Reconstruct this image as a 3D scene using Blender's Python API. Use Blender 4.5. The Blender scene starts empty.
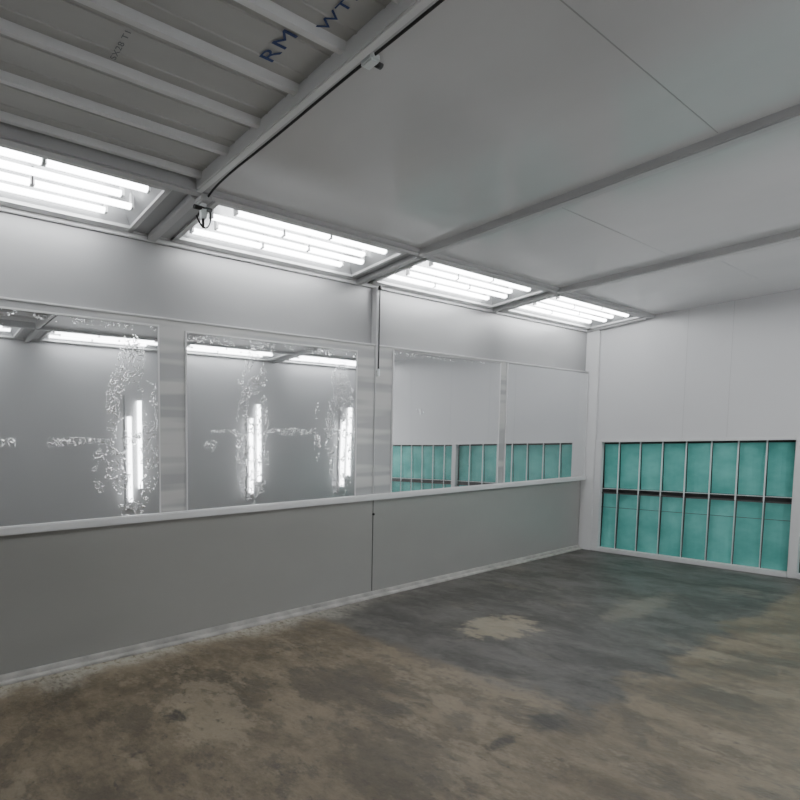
import bpy, bmesh, math, random
from mathutils import Vector, Matrix
random.seed(4)
XL=-2.93; XR=0.5; YN=-1.7; YF=8.65; ZW=3.0; ZC=3.05

# ---------------------------------------------------------------- materials
def newmat(name):
    m=bpy.data.materials.new(name); m.use_nodes=True
    nt=m.node_tree; b=nt.nodes["Principled BSDF"]
    return m,nt,b
def paint(name,col,rough=0.5,metal=0.0,var=0.06,scale=2.0,bump=0.0,bscale=8.0,spec=0.5,stretch=(1,1,1),coat=0.0):
    m,nt,b=newmat(name); N=nt.nodes; L=nt.links
    tc=N.new("ShaderNodeTexCoord"); mp=N.new("ShaderNodeMapping"); mp.inputs["Scale"].default_value=stretch
    L.new(tc.outputs["Object"],mp.inputs["Vector"])
    nz=N.new("ShaderNodeTexNoise"); nz.inputs["Scale"].default_value=scale; nz.inputs["Detail"].default_value=5
    L.new(mp.outputs[0],nz.inputs["Vector"])
    cr=N.new("ShaderNodeValToRGB")
    cr.color_ramp.elements[0].position=0.3; cr.color_ramp.elements[1].position=0.7
    cr.color_ramp.elements[0].color=tuple(c*(1-var) for c in col)+(1,)
    cr.color_ramp.elements[1].color=tuple(min(1,c*(1+var)) for c in col)+(1,)
    L.new(nz.outputs["Fac"],cr.inputs[0]); L.new(cr.outputs[0],b.inputs["Base Color"])
    b.inputs["Roughness"].default_value=rough; b.inputs["Metallic"].default_value=metal
    b.inputs["Specular IOR Level"].default_value=spec
    b.inputs["Coat Weight"].default_value=coat; b.inputs["Coat Roughness"].default_value=0.12
    if bump>0:
        n2=N.new("ShaderNodeTexNoise"); n2.inputs["Scale"].default_value=bscale; n2.inputs["Detail"].default_value=4
        L.new(mp.outputs[0],n2.inputs["Vector"])
        bp=N.new("ShaderNodeBump"); bp.inputs["Strength"].default_value=bump; bp.inputs["Distance"].default_value=0.02
        L.new(n2.outputs["Fac"],bp.inputs["Height"]); L.new(bp.outputs[0],b.inputs["Normal"])
    return m
def emis(name,col,s):
    m,nt,b=newmat(name)
    b.inputs["Base Color"].default_value=(.9,.9,.9,1)
    b.inputs["Emission Color"].default_value=col+(1,); b.inputs["Emission Strength"].default_value=s
    return m

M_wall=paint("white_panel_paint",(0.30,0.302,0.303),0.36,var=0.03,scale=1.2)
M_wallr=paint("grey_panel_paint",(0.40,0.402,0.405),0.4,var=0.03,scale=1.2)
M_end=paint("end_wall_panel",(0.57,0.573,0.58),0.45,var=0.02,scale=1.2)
M_endseam=paint("end_wall_seam",(0.47,0.473,0.48),0.5,var=0.02,scale=1.2)
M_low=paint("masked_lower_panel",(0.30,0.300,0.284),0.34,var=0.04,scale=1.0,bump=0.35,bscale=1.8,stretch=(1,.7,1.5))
M_trim=paint("white_trim",(0.60,0.603,0.605),0.35,var=0.02)
M_base=paint("dirty_trim",(0.42,0.41,0.39),0.45,var=0.25,scale=7)
M_beam=paint("grey_steel_beam",(0.46,0.463,0.466),0.4,var=0.04)
M_ceil=paint("glossy_ceiling_panel",(0.60,0.602,0.605),0.12,var=0.08,scale=0.7,bump=0.06,bscale=1.2,spec=.9)
M_ceilseam=paint("ceiling_seam",(0.30,0.30,0.30),0.5,var=0.05)
M_deck=paint("ribbed_deck",(0.48,0.482,0.47),0.42,var=0.08,scale=2.0,stretch=(3,.6,1))
M_rib=paint("ceiling_rib",(0.72,0.725,0.725),0.4,var=0.04)
M_seam_shade=paint("panel_seam_and_shade",(0.10,0.10,0.10),0.6,var=0.05)
M_black=paint("black_rubber",(0.02,0.02,0.02),0.5,var=0.1)
M_refl=paint("lamp_reflector",(0.36,0.365,0.37),0.3,var=0.02)
M_metal=paint("galvanised_wire",(0.72,0.76,0.76),0.3,metal=0.2,var=0.05)
M_tube=emis("fluorescent_tube",(0.97,0.985,1.0),15.0)
M_text=paint("blue_ink",(0.05,0.08,0.22),0.6,var=0.1)
M_textg=paint("grey_ink",(0.2,0.21,0.22),0.6,var=0.1)

def film():
    m,nt,b=newmat("wrapped_film"); N=nt.nodes; L=nt.links
    tc=N.new("ShaderNodeTexCoord"); mp=N.new("ShaderNodeMapping"); mp.inputs["Scale"].default_value=(1,0.5,10)
    L.new(tc.outputs["Object"],mp.inputs["Vector"])
    nz=N.new("ShaderNodeTexNoise"); nz.inputs["Scale"].default_value=1.0; nz.inputs["Detail"].default_value=1
    L.new(mp.outputs[0],nz.inputs["Vector"])
    cr=N.new("ShaderNodeValToRGB"); cr.color_ramp.elements[0].position=.44; cr.color_ramp.elements[1].position=.56
    cr.color_ramp.elements[0].color=(.35,.355,.355,1); cr.color_ramp.elements[1].color=(.48,.48,.47,1)
    L.new(nz.outputs["Fac"],cr.inputs[0]); L.new(cr.outputs[0],b.inputs["Base Color"])
    bp=N.new("ShaderNodeBump"); bp.inputs["Strength"].default_value=.15; bp.inputs["Distance"].default_value=.02
    L.new(nz.outputs["Fac"],bp.inputs["Height"]); L.new(bp.outputs[0],b.inputs["Normal"])
    b.inputs["Roughness"].default_value=.26
    return m
M_film=film()

def ops(nt):
    N=nt.nodes; L=nt.links
    def mt(op,a,b_=None,clamp=False):
        n=N.new("ShaderNodeMath"); n.operation=op; n.use_clamp=clamp
        for i,v in enumerate((a,b_)):
            if v is None: continue
            if isinstance(v,(int,float)): n.inputs[i].default_value=v
            else: L.new(v,n.inputs[i])
        return n.outputs[0]
    def sm(v,a,b_):
        n=N.new("ShaderNodeMapRange"); n.interpolation_type='SMOOTHSTEP'
        n.inputs["From Min"].default_value=a; n.inputs["From Max"].default_value=b_
        L.new(v,n.inputs["Value"]); return n.outputs[0]
    return mt,sm

def glass(name,spots,tint=(0.86,0.87,0.88),diff=0.15):
    m,nt,b=newmat(name); N=nt.nodes; L=nt.links
    N.remove(b); out=N["Material Output"]
    gl=N.new("ShaderNodeBsdfGlossy"); gl.inputs["Color"].default_value=tint+(1,); gl.inputs["Roughness"].default_value=0.02
    df=N.new("ShaderNodeBsdfDiffuse"); df.inputs["Color"].default_value=(.42,.43,.43,1)
    mx=N.new("ShaderNodeMixShader"); mx.inputs[0].default_value=diff
    L.new(gl.outputs[0],mx.inputs[1]); L.new(df.outputs[0],mx.inputs[2]); L.new(mx.outputs[0],out.inputs["Surface"])
    geo=N.new("ShaderNodeNewGeometry"); mt,sm=ops(nt)
    sx=N.new("ShaderNodeSeparateXYZ"); L.new(geo.outputs["Position"],sx.inputs[0])
    Y=sx.outputs["Y"]; Z=sx.outputs["Z"]
    def noise(s,d,dist=0):
        n=N.new("ShaderNodeTexNoise"); n.inputs["Scale"].default_value=s; n.inputs["Detail"].default_value=d; n.inputs["Distortion"].default_value=dist
        L.new(geo.outputs["Position"],n.inputs["Vector"]); return n.outputs["Fac"]
    wob=noise(5,3)
    tot=None
    for (y,z,ry,rz,ann) in spots:
        a=mt("DIVIDE",mt("SUBTRACT",Y,y),ry); c=mt("DIVIDE",mt("SUBTRACT",Z,z),rz)
        d=mt("ADD",mt("ADD",mt("MULTIPLY",a,a),mt("MULTIPLY",c,c)),mt("MULTIPLY",mt("SUBTRACT",wob,.5),2.2))
        if ann: s=mt("MULTIPLY",sm(d,.12,.45),mt("SUBTRACT",1.0,sm(d,.9,1.8)))
        else: s=mt("MULTIPLY",mt("SUBTRACT",1.0,sm(d,.3,1.3)),.7)
        tot=s if tot is None else mt("MAXIMUM",tot,s)
    fine=noise(28,1,.6); low=noise(0.9,0)
    r=mt("ABSOLUTE",mt("SUBTRACT",fine,0.5))
    r=mt("SUBTRACT",1.0,mt("MULTIPLY",r,22.0),True)
    r=mt("MULTIPLY",r,sm(noise(8,2),.43,.53))
    h=mt("ADD",mt("MULTIPLY",mt("MULTIPLY",r,tot),0.012),mt("MULTIPLY",low,0.004))
    bp=N.new("ShaderNodeBump"); bp.inputs["Strength"].default_value=.6; bp.inputs["Distance"].default_value=1.0
    L.new(h,bp.inputs["Height"]); L.new(bp.outputs[0],gl.inputs["Normal"])
    return m

def concrete():
    m,nt,b=newmat("stained_concrete"); N=nt.nodes; L=nt.links
    geo=N.new("ShaderNodeNewGeometry"); mt,sm=ops(nt)
    def noise(s,d,r=0.6,dist=0.0,vec=None,out="Fac"):
        n=N.new("ShaderNodeTexNoise"); n.inputs["Scale"].default_value=s; n.inputs["Detail"].default_value=d; n.inputs["Roughness"].default_value=r; n.inputs["Distortion"].default_value=dist
        L.new(vec or geo.outputs["Position"],n.inputs["Vector"]); return n.outputs[out]
    def mix(f,a,b_):
        n=N.new("ShaderNodeMix"); n.data_type='RGBA'
        L.new(f,n.inputs[0])
        for i,v in ((6,a),(7,b_)):
            if isinstance(v,tuple): n.inputs[i].default_value=v+(1,)
            else: L.new(v,n.inputs[i])
        return n.outputs[2]
    wc=noise(1.6,8,.7,0,None,"Color")
    va=N.new("ShaderNodeVectorMath"); va.operation='SUBTRACT'; L.new(wc,va.inputs[0]); va.inputs[1].default_value=(.5,.5,.5)
    vs=N.new("ShaderNodeVectorMath"); vs.operation='MULTIPLY_ADD'; L.new(va.outputs[0],vs.inputs[0]); vs.inputs[1].default_value=(.8,1.6,0); L.new(geo.outputs["Position"],vs.inputs[2])
    W=vs.outputs[0]
    sw=N.new("ShaderNodeSeparateXYZ"); L.new(W,sw.inputs[0])
    sx=N.new("ShaderNodeSeparateXYZ"); L.new(geo.outputs["Position"],sx.inputs[0])
    n1=noise(1.1,12,.72); n2=noise(3.0,12,.78); n3=noise(22,8,.78); n5=noise(1.9,12,.76,.2); n7=noise(7,10,.75); n8=noise(4.3,12,.75)
    base=mix(sm(n2,.38,.62),(.095,.076,.051),(.190,.156,.107))
    base=mix(mt("MULTIPLY",sm(n5,.51,.56),.65),base,(.070,.058,.043))
    base=mix(mt("MULTIPLY",sm(n1,.54,.58),.6),base,(.235,.198,.140))
    dark=mt("MULTIPLY",sm(sw.outputs["Y"],3.2,3.45),mt("SUBTRACT",1.0,sm(sw.outputs["X"],-1.15,-1.06)))
    dcol=mix(sm(n5,.42,.58),(.048,.046,.042),(.094,.090,.082))
    dcol=mix(mt("MULTIPLY",sm(n8,.54,.62),.6),dcol,(.125,.117,.100))
    dcol=mix(mt("MULTIPLY",sm(n1,.57,.60),.5),dcol,(.17,.155,.125))
    col=mix(mt("MULTIPLY",dark,.95),base,dcol)
    def spot(x,y,rx,ry,c,s=1.0,src=None,k=4,e0=.6,e1=1.2):
        nonlocal col
        src=src or sw
        a=mt("DIVIDE",mt("SUBTRACT",src.outputs["X"],x),rx); c_=mt("DIVIDE",mt("SUBTRACT",src.outputs["Y"],y),ry)
        d=mt("ADD",mt("ADD",mt("MULTIPLY",a,a),mt("MULTIPLY",c_,c_)),mt("MULTIPLY",mt("SUBTRACT",n7,.5),k))
        col=mix(mt("MULTIPLY",mt("SUBTRACT",1.0,sm(d,e0,e1)),s),col,c)
    spot(-1.95,4.41,.18,.40,(.27,.235,.17),.8,sx,7,.5,1.2)
    spot(-1.62,6.0,.10,.7,(.19,.175,.14),.6,sx,6,.4,1.4)
    spot(-2.1,1.41,.045,.09,(.022,.021,.019),.85,sx,9,.2,2.0)
    spot(-1.15,3.12,.06,.11,(.030,.030,.028),.85,sx,9,.2,2.0)
    spot(-1.17,2.69,.025,.10,(.020,.020,.019),.8,sx,9,.2,2.0)
    spot(-1.9,2.5,.35,.35,(.060,.051,.040),.6)
    spot(-1.3,2.2,.3,.2,(.065,.055,.042),.5)
    # scattered small grime and chips
    col=mix(mt("MULTIPLY",sm(n8,.60,.66),.5),col,(.045,.040,.033))
    col=mix(mt("MULTIPLY",sm(noise(11,6,.75),.60,.66),.55),col,(.035,.031,.026))
    col=mix(mt("MULTIPLY",sm(n3,.52,.68),.42),col,(.036,.032,.027))
    col=mix(mt("MULTIPLY",sm(noise(40,6,.7),.58,.70),.28),col,(.32,.29,.235))
    edge=mt("MULTIPLY",mt("SUBTRACT",1.0,sm(sw.outputs["X"],-2.88,-2.66)),.8)
    edge=mt("MULTIPLY",edge,sm(n3,.38,.52))
    edge=mt("MULTIPLY",edge,mt("SUBTRACT",1.0,sm(sx.outputs["Y"],2.8,5)))
    col=mix(edge,col,(.42,.40,.34))
    L.new(col,b.inputs["Base Color"])
    rr=N.new("ShaderNodeMapRange"); L.new(n5,rr.inputs["Value"]); rr.inputs["From Min"].default_value=.3; rr.inputs["From Max"].default_value=.7; rr.inputs["To Min"].default_value=.52; rr.inputs["To Max"].default_value=.26
    L.new(rr.outputs[0],b.inputs["Roughness"]); b.inputs["Specular IOR Level"].default_value=.4
    bp=N.new("ShaderNodeBump"); bp.inputs["Strength"].default_value=.6; bp.inputs["Distance"].default_value=.008
    L.new(n3,bp.inputs["Height"]); L.new(bp.outputs[0],b.inputs["Normal"])
    return m
M_floor=concrete()

def teal():
    m,nt,b=newmat("teal_filter_media"); N=nt.nodes; L=nt.links
    geo=N.new("ShaderNodeNewGeometry")
    nz=N.new("ShaderNodeTexNoise"); nz.inputs["Scale"].default_value=3.5; nz.inputs["Detail"].default_value=5
    L.new(geo.outputs["Position"],nz.inputs["Vector"])
    cr=N.new("ShaderNodeValToRGB"); cr.color_ramp.elements[0].position=.35; cr.color_ramp.elements[1].position=.65
    cr.color_ramp.elements[0].color=(.085,.37,.33,1); cr.color_ramp.elements[1].color=(.17,.54,.49,1)
    L.new(nz.outputs["Fac"],cr.inputs[0]); L.new(cr.outputs[0],b.inputs["Base Color"])
    b.inputs["Roughness"].default_value=.75
    n2=N.new("ShaderNodeTexNoise"); n2.inputs["Scale"].default_value=140; L.new(geo.outputs["Position"],n2.inputs["Vector"])
    bp=N.new("ShaderNodeBump"); bp.inputs["Strength"].default_value=.3; bp.inputs["Distance"].default_value=.004
    L.new(n2.outputs["Fac"],bp.inputs["Height"]); L.new(bp.outputs[0],b.inputs["Normal"])
    return m
M_teal=teal()

# ---------------------------------------------------------------- helpers
class Mesh:
    def __init__(s): s.bm=bmesh.new(); s.mats=[]
    def mi(s,m):
        if m not in s.mats: s.mats.append(m)
        return s.mats.index(m)
    def box(s,x0,x1,y0,y1,z0,z1,m,bev=0):
        x0,x1=sorted((x0,x1)); y0,y1=sorted((y0,y1)); z0,z1=sorted((z0,z1))
        r=bmesh.ops.create_cube(s.bm,size=1)
        vs=r["verts"]
        for v in vs:
            v.co=Vector(((x0+x1)/2+v.co.x*(x1-x0),(y0+y1)/2+v.co.y*(y1-y0),(z0+z1)/2+v.co.z*(z1-z0)))
        fs=set(f for v in vs for f in v.link_faces)
        i=s.mi(m)
        for f in fs: f.material_index=i
        if bev>0:
            es=list(set(e for v in vs for e in v.link_edges))
            r2=bmesh.ops.bevel(s.bm,geom=es,offset=bev,segments=2,affect='EDGES')
            for f in r2["faces"]: f.material_index=i
    def tube(s,p0,p1,r,m,seg=14):
        p0=Vector(p0);p1=Vector(p1); d=p1-p0
        q=d.to_track_quat('Z','Y').to_matrix().to_4x4()
        mat=Matrix.Translation((p0+p1)/2)@q
        res=bmesh.ops.create_cone(s.bm,cap_ends=True,segments=seg,radius1=r,radius2=r,depth=d.length,matrix=mat)
        i=s.mi(m)
        for f in set(f for v in res["verts"] for f in v.link_faces):
            f.material_index=i; f.smooth=len(f.verts)==4
    def quad(s,pts,m):
        f=s.bm.faces.new([s.bm.verts.new(p) for p in pts]); f.material_index=s.mi(m); return f
    def prism(s,prof,y0,y1,m):
        i=s.mi(m); n=len(prof)
        a=[s.bm.verts.new((x,y0,z)) for x,z in prof]; b=[s.bm.verts.new((x,y1,z)) for x,z in prof]
        fs=[s.bm.faces.new((a[k],a[(k+1)%n],b[(k+1)%n],b[k])) for k in range(n)]
        fs.append(s.bm.faces.new(a)); fs.append(s.bm.faces.new(b))
        for f in fs: f.material_index=i
    def done(s,name,parent=None,fn=None):
        if fn:
            for v in s.bm.verts: v.co=Vector(fn(v.co))
        bmesh.ops.recalc_face_normals(s.bm,faces=s.bm.faces)
        me=bpy.data.meshes.new(name); s.bm.to_mesh(me); s.bm.free()
        for m in s.mats: me.materials.append(m)
        o=bpy.data.objects.new(name,me); bpy.context.collection.objects.link(o)
        if parent: o.parent=parent
        return o
def empty(name,loc=(0,0,0)):
    e=bpy.data.objects.new(name,None); bpy.context.collection.objects.link(e); return e

# ---------------------------------------------------------------- shell
PW=.035   # the glazed band of the left wall stands slightly proud
m=Mesh(); m.box(XL-.15,XR+.15,YN-.15,YF+.4,-.12,0,M_floor); m.done("floor")
m=Mesh()
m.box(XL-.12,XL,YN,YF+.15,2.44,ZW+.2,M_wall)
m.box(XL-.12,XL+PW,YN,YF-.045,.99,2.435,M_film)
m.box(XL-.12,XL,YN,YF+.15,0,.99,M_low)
m.done("wall_left")
m=Mesh()
m.box(XR,XR+.12,YN,YF+.15,0,ZC+.2,M_wallr)
m.done("wall_right")
m=Mesh(); m.box(XL-.12,XR+.12,YN-.12,YN,0,ZC+.2,M_wallr)
m.done("wall_near")
FX=[(-2.77,-1.235),(-1.235,0.30)]
m=Mesh()
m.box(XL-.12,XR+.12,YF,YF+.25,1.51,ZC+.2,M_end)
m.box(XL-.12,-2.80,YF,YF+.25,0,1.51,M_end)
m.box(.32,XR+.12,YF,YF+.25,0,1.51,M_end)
m.box(XL-.12,XR+.12,YF+.25,YF+.3,0,1.6,M_seam_shade)
for x in (-2.05,-1.72,-1.15,-.5): m.box(x-.002,x+.002,YF-.001,YF+.01,1.52,ZC,M_endseam)
m.done("wall_far")
m=Mesh(); m.box(XL,XL+.13,YF-.045,YF,0,ZW,M_trim,.006); m.done("trim_1")
m=Mesh(); m.box(XL,XL+.065,YN,YF-.05,.965,1.02,M_trim,.008); m.done("trim_2")
m=Mesh(); m.box(XL,XL+.042,YN,YF-.05,2.427,2.442,M_trim,.004); m.done("trim_3")
m=Mesh(); m.box(XL,XL+.02,YN,YF-.05,ZW-.03,ZW,M_trim,.004); m.done("trim_4")
m=Mesh(); m.box(XL,XL+.05,YN,YF-.05,0,.022,M_base,.005); m.box(XL,XL+.02,YN,YF-.05,.022,.055,M_base,.004); m.done("baseboard_left")
# ---------------------------------------------------------------- ceiling
m=Mesh()
CI=-2.34; CR=-.06
m.box(CI,CR,1.75,YF+.1,ZC,ZC+.06,M_ceil)
m.box(XL-.1,XR+.1,YN-.1,YF+.25,ZC+.24,ZC+.3,M_seam_shade)
for (x,y0,y1) in [(-.85,1.8,3.85),(-1.54,4.0,6.1),(-1.4,6.3,YF)]:
    m.box(x-.0018,x+.0018,y0,y1,ZC-.0008,ZC+.01,M_ceilseam)
m.done("ceiling")
m=Mesh()
m.box(CI,CR,YN,1.75,ZC+.05,ZC+.09,M_deck)
x=CI+.06
while x<CR-.02:
    m.prism([(x-.018,ZC+.05),(x-.010,ZC+.018),(x+.010,ZC+.018),(x+.018,ZC+.05)],YN,1.70,M_rib)
    for t in (.06,.175):
        m.prism([(x+t-.006,ZC+.05),(x+t-.003,ZC+.046),(x+t+.003,ZC+.046),(x+t+.006,ZC+.05)],YN,1.70,M_deck)
    x+=.235
m.done("ceiling_ribbed_deck")
def beam(y,x0=CI,x1=CR,w=.045,h=.05):
    m=Mesh(); m.box(x0,x1,y-w,y+w,ZC-h,ZC+.02,M_beam,.008)
    return m.done("ceiling_beam")
for y in (3.92,6.22): beam(y)
m=Mesh(); m.box(CI,CR,1.70,1.755,ZC-.03,ZC+.09,M_rib,.008)
m.done("ceiling_beam")
for s in (0,1):
    m=Mesh()
    if s==0: m.box(CI-.035,CI+.02,YN,YF,ZC-.035,ZC+.15,M_beam,.008)
    else: m.box(CR-.02,CR+.035,YN,YF,ZC-.035,ZC+.15,M_beam,.008)
    m.done("ceiling_beam")

def curve(name,pts,r,mat,parent=None):
    c=bpy.data.curves.new(name,'CURVE'); c.dimensions='3D'; c.bevel_depth=r; c.bevel_resolution=3
    s=c.splines.new('NURBS'); s.points.add(len(pts)-1); s.use_endpoint_u=True; s.order_u=3
    for p,q in zip(s.points,pts): p.co=(*q,1)
    o=bpy.data.objects.new(name,c); bpy.context.collection.objects.link(o); c.materials.append(mat)
    if parent: o.parent=parent
    return o
e=empty("power_cable")
curve("cord",[(-2.42,1.78,2.93),(-2.36,1.79,3.0),(-2.2,1.785,ZC-.012),(-1.8,1.79,ZC-.016),(-1.4,1.785,ZC-.012),(-1.05,1.79,ZC-.016),(-.1,1.785,ZC-.012)],.007,M_black,e)
m=Mesh(); m.box(-1.31,-1.26,1.765,1.82,ZC-.035,ZC-.005,M_metal,.006); m.tube((-1.285,1.82,ZC-.02),(-1.285,1.86,ZC-.02),.010,M_black); m.done("clamp",e)
e=empty("beam_bracket")
m=Mesh(); m.box(-2.40,-2.32,1.74,1.82,ZC-.07,ZC-.036,M_beam,.006)
m.box(-2.375,-2.35,1.76,1.80,ZC-.16,ZC-.07,M_metal,.004); m.tube((-2.36,1.71,ZC-.10),(-2.36,1.84,ZC-.10),.012,M_black)
m.tube((-2.363,1.78,ZC-.16),(-2.363,1.78,ZC-.21),.009,M_black); m.done("bracket_body",e)
curve("bracket_cord",[(-2.36,1.83,2.95),(-2.38,1.86,2.88),(-2.40,1.80,2.84),(-2.39,1.75,2.92)],.005,M_black,e)

def text(s,x,y,size,mat,rot,name,par):
    c=bpy.data.curves.new(name,'FONT'); c.body=s; c.size=size; c.extrude=.0003; c.space_character=1.1
    o=bpy.data.objects.new(name,c); bpy.context.collection.objects.link(o)
    o.matrix_world=Matrix.Translation((x,y,ZC+.0455))@Matrix.Rotation(rot,4,'Z')@Matrix.Rotation(math.pi,4,'X')
    c.materials.append(mat); o.parent=par
e=empty("printed_lettering")
text("RM",-1.525,1.50,.105,M_text,0,"letters_rm",e)
text("WTH",-1.325,1.58,.075,M_text,0,"letters_wth",e)
text("SX28 T1",-1.78,.90,.038,M_textg,0,"letters_small",e)

# ---------------------------------------------------------------- ceiling light fixtures
bays=[(-1.45,-.45),(-.35,1.58),(1.90,3.82),(4.08,6.12),(6.38,8.55)]
def slope_l(c): return (c.x,c.y,c.z+(c.x-XL)/.59*.04)
def slope_r(c): return (XR-(c.x-XL),c.y,c.z+(c.x-XL)/.59*.04)
def fixture(y0,y1,side):
    e=empty("ceiling_light_fixture")
    xo,xi=XL+.02,CI-.04
    fn=slope_l if side==0 else slope_r
    Zb=ZW-.005
    m=Mesh()
    m.box(xo,xo+.05,y0,y1,Zb,Zb+.03,M_trim); m.box(xi-.035,xi,y0,y1,Zb,Zb+.03,M_trim)
    m.box(xo,xi,y0,y0+.04,Zb,Zb+.03,M_trim); m.box(xo,xi,y1-.04,y1,Zb,Zb+.03,M_trim)
    a=(xo+.05,xi-.035,y0+.04,y1-.04); b=(xo+.09,xi-.07,y0+.12,y1-.12); z1=Zb+.02; z2=Zb+.13
    A=[(a[0],a[2],z1),(a[1],a[2],z1),(a[1],a[3],z1),(a[0],a[3],z1)]
    B=[(b[0],b[2],z2),(b[1],b[2],z2),(b[1],b[3],z2),(b[0],b[3],z2)]
    for k in range(4): m.quad([A[k],A[(k+1)%4],B[(k+1)%4],B[k]],M_refl)
    m.quad(B,M_refl)
    m.done("housing",e,fn)
    m=Mesh(); n=4
    for k in range(n):
        x=xo+.11+k*.098
        off=(-.05,.09,-.03,.10)[k]
        L=y1-y0-.38; ya=y0+.17+off; mid=ya+L*(.5+(.08 if k%2 else -.08))
        for p,q in ((ya,mid-.015),(mid+.015,ya+L)):
            m.tube((x,p,Zb+.045),(x,q,Zb+.045),.018,M_tube)
            for yy in (p-.02,q): m.box(x-.014,x+.014,yy,yy+.02,Zb+.03,Zb+.13,M_trim)
    m.done("tubes",e,fn)
for side in (0,1):
    for (y0,y1) in bays: fixture(y0,y1,side)
    m=Mesh()
    ys=[YN]+[v for b in bays for v in b]+[YF]
    f2=slope_l if side==0 else slope_r
    for k in range(0,len(ys),2):
        m.box(XL,CI-.035,ys[k],ys[k+1],ZW+.012,ZW+.03,M_refl)
        if 0<k<len(ys)-1:
            c=(ys[k]+ys[k+1])/2; m.box(XL,CI-.035,c-.035,c+.035,ZW-.03,ZW+.012,M_beam,.005)
    m.box(XL,XL+.021,YN,YF,ZW,ZW+.03,M_trim)
    m.done("light_strip_frame",None,f2)

for y in (3.39,5.77,8.14):
    e=empty("wall_light_fixture")
    m=Mesh(); m.box(XR-.03,XR-.001,y-.15,y+.15,.55,2.32,M_wallr,.005)
    m.box(XR-.035,XR-.03,y-.12,y+.12,.6,2.27,M_wallr); m.done("housing",e)
    m=Mesh()
    m.tube((XR-.065,y-.09,.68),(XR-.065,y-.09,1.98),.032,M_tube)
    m.tube((XR-.065,y+.09,.88),(XR-.065,y+.09,2.22),.032,M_tube)
    for yy,za,zb in ((-.09,.68,1.98),(.09,.88,2.22)):
        for zz in (za-.015,zb+.0): m.box(XR-.09,XR-.03,y+yy-.02,y+yy+.02,zz,zz+.015,M_trim)
    m.done("tubes",e)

# ---------------------------------------------------------------- windows in left wall
wins=[(-.1,1.77,2.37),(2.02,3.90,2.35),(4.44,6.36,2.40),(6.53,8.58,2.41)]
spots=[[(1.56,1.62,.17,.50,1),(1.30,1.35,.06,.12,1),(.8,1.55,.7,.03,0),(1.0,2.36,1.2,.03,0)],
       [(2.66,1.62,.14,.50,1),(3.0,1.62,.7,.03,0),(3.70,1.6,.14,.48,1),(2.9,2.33,1.2,.04,0),(3.40,1.62,.04,.25,0),(2.25,1.5,.08,.05,0)],
       [(4.90,1.83,.08,.03,0),(5.0,2.38,1.0,.02,0)],[(8.4,1.6,.02,.02,0)]]
for i,(y0,y1,zt) in enumerate(wins):
    e=empty("window_%d"%(i+1))
    m=Mesh(); g=.012; xg=XL+PW
    m.quad([(xg+.006,y0,1.02),(xg+.006,y1,1.02),(xg+.006,y1,zt),(xg+.006,y0,zt)],glass("filmed_glass_%d"%i,spots[i]))
    m.done("glass_pane",e)
    m=Mesh()
    m.box(xg,xg+.010,y0-g,y0,1.02,zt+g,M_trim); m.box(xg,xg+.010,y1,y1+g,1.02,zt+g,M_trim)
    m.box(xg,xg+.010,y0,y1,zt,zt+g,M_ceilseam if i>1 else M_trim)
    m.done("frame",e)

# ---------------------------------------------------------------- centre joint with hanging cord
m=Mesh(); m.box(XL,XL+PW+.008,4.17,4.215,2.2,2.97,M_trim)
m.box(XL,XL+PW+.010,4.164,4.170,1.03,2.97,M_beam); m.done("panel_joint_strip")
e=empty("hanging_cord")
curve("cord",[(XL+.055,4.195,2.97),(XL+.053,4.198,2.7),(XL+.056,4.192,2.5),(XL+.053,4.195,2.2)],.006,M_black,e)
m=Mesh(); m.box(XL+.045,XL+.07,4.183,4.207,2.94,2.98,M_black,.004); m.box(XL+.045,XL+.064,4.183,4.207,2.14,2.21,M_metal,.004)
m.done("cord_links",e)
m=Mesh(); m.box(XL+.001,XL+.018,4.215,4.232,.81,.83,M_black,.003); m.box(XL+.0005,XL+.005,4.222,4.228,.06,.96,M_seam_shade,.001); m.done("latch_rod")

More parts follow.
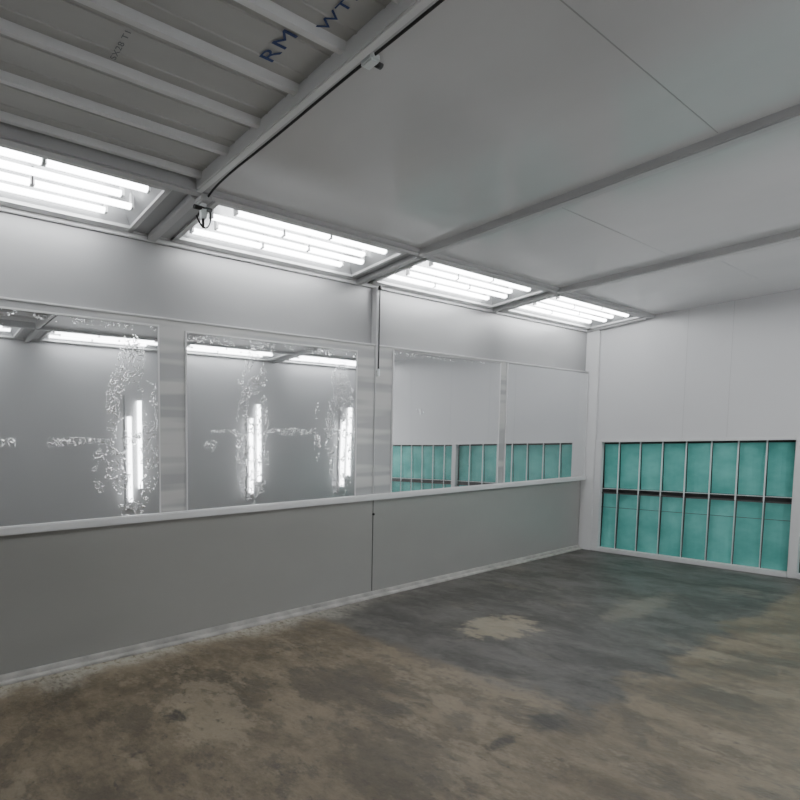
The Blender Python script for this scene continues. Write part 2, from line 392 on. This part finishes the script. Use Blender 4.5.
# ---------------------------------------------------------------- filter banks
for i,(x0,x1) in enumerate(FX):
    e=empty("air_filter_bank")
    m=Mesh()
    if i==0: m.box(x0-.03,x0+.03,YF-.025,YF+.06,0,1.51,M_trim,.004)
    m.box(x1-.03,x1+.03,YF-.025,YF+.06,0,1.51,M_trim,.004)
    m.box(x0+.03,x1-.03,YF-.025,YF+.06,1.475,1.51,M_trim,.004); m.box(x0+.03,x1-.03,YF-.035,YF+.06,0,.055,M_trim,.004)
    m.done("frame",e)
    div=[x0+.03]+[x0+.18+.19*k for k in range(7)]+[x1-.03]
    m=Mesh()
    for k in range(8):
        a=div[k]; dx=div[k+1]-a
        for (za,zb,ya,yb) in ((.86,1.45,.10,.07),(.05,.79,.07,.10)):
            g=.004; S=6
            bulge=lambda t:-.014*math.sin(math.pi*t)
            for s in range(S):
                t0=s/S;t1=(s+1)/S
                xa=a+g+(dx-2*g)*t0; xb=a+g+(dx-2*g)*t1
                m.quad([(xa,YF+ya+bulge(t0),za),(xb,YF+ya+bulge(t1),za),(xb,YF+yb+bulge(t1),zb),(xa,YF+yb+bulge(t0),zb)],M_teal)
    m.done("filter_media",e)
    m=Mesh()
    for a in div[1:-1]:
        m.box(a-.005,a+.005,YF+.030,YF+.038,.80,1.475,M_metal)
        m.box(a-.003,a+.003,YF+.030,YF+.038,.055,.80,M_metal)
        m.box(a+.006,a+.010,YF+.030,YF+.038,.055,.80,M_seam_shade)
    m.box(x0+.03,x1-.03,YF+.045,YF+.06,.785,.80,M_seam_shade)
    m.box(x0+.03,x1-.03,YF+.045,YF+.055,.85,.858,M_metal)
    m.box(x0+.03,x1-.03,YF+.045,YF+.049,.60,.606,M_seam_shade)  # shadow line across the lower media, painted as a thin dark strip
    m.done("wire_grid",e)

# ---------------------------------------------------------------- world, camera
w=bpy.data.worlds.new("World"); bpy.context.scene.world=w; w.use_nodes=True
w.node_tree.nodes["Background"].inputs[0].default_value=(.6,.65,.7,1); w.node_tree.nodes["Background"].inputs[1].default_value=.3
cam=bpy.data.cameras.new("camera"); co=bpy.data.objects.new("camera",cam); bpy.context.collection.objects.link(co)
r=Vector((.4337,.9009,-.016)).normalized(); b=Vector((.8999,-.4322,.0575)); b=(b-r*b.dot(r)).normalized(); u=b.cross(r)
M=Matrix((r,u,b)).transposed().to_4x4(); M.translation=Vector((0,0,1.5)); co.matrix_world=M
cam.sensor_width=36; cam.lens=461*36/800; cam.shift_x=(400-112)/800; cam.shift_y=(475-400)/800; cam.clip_start=.02
bpy.context.scene.camera=co
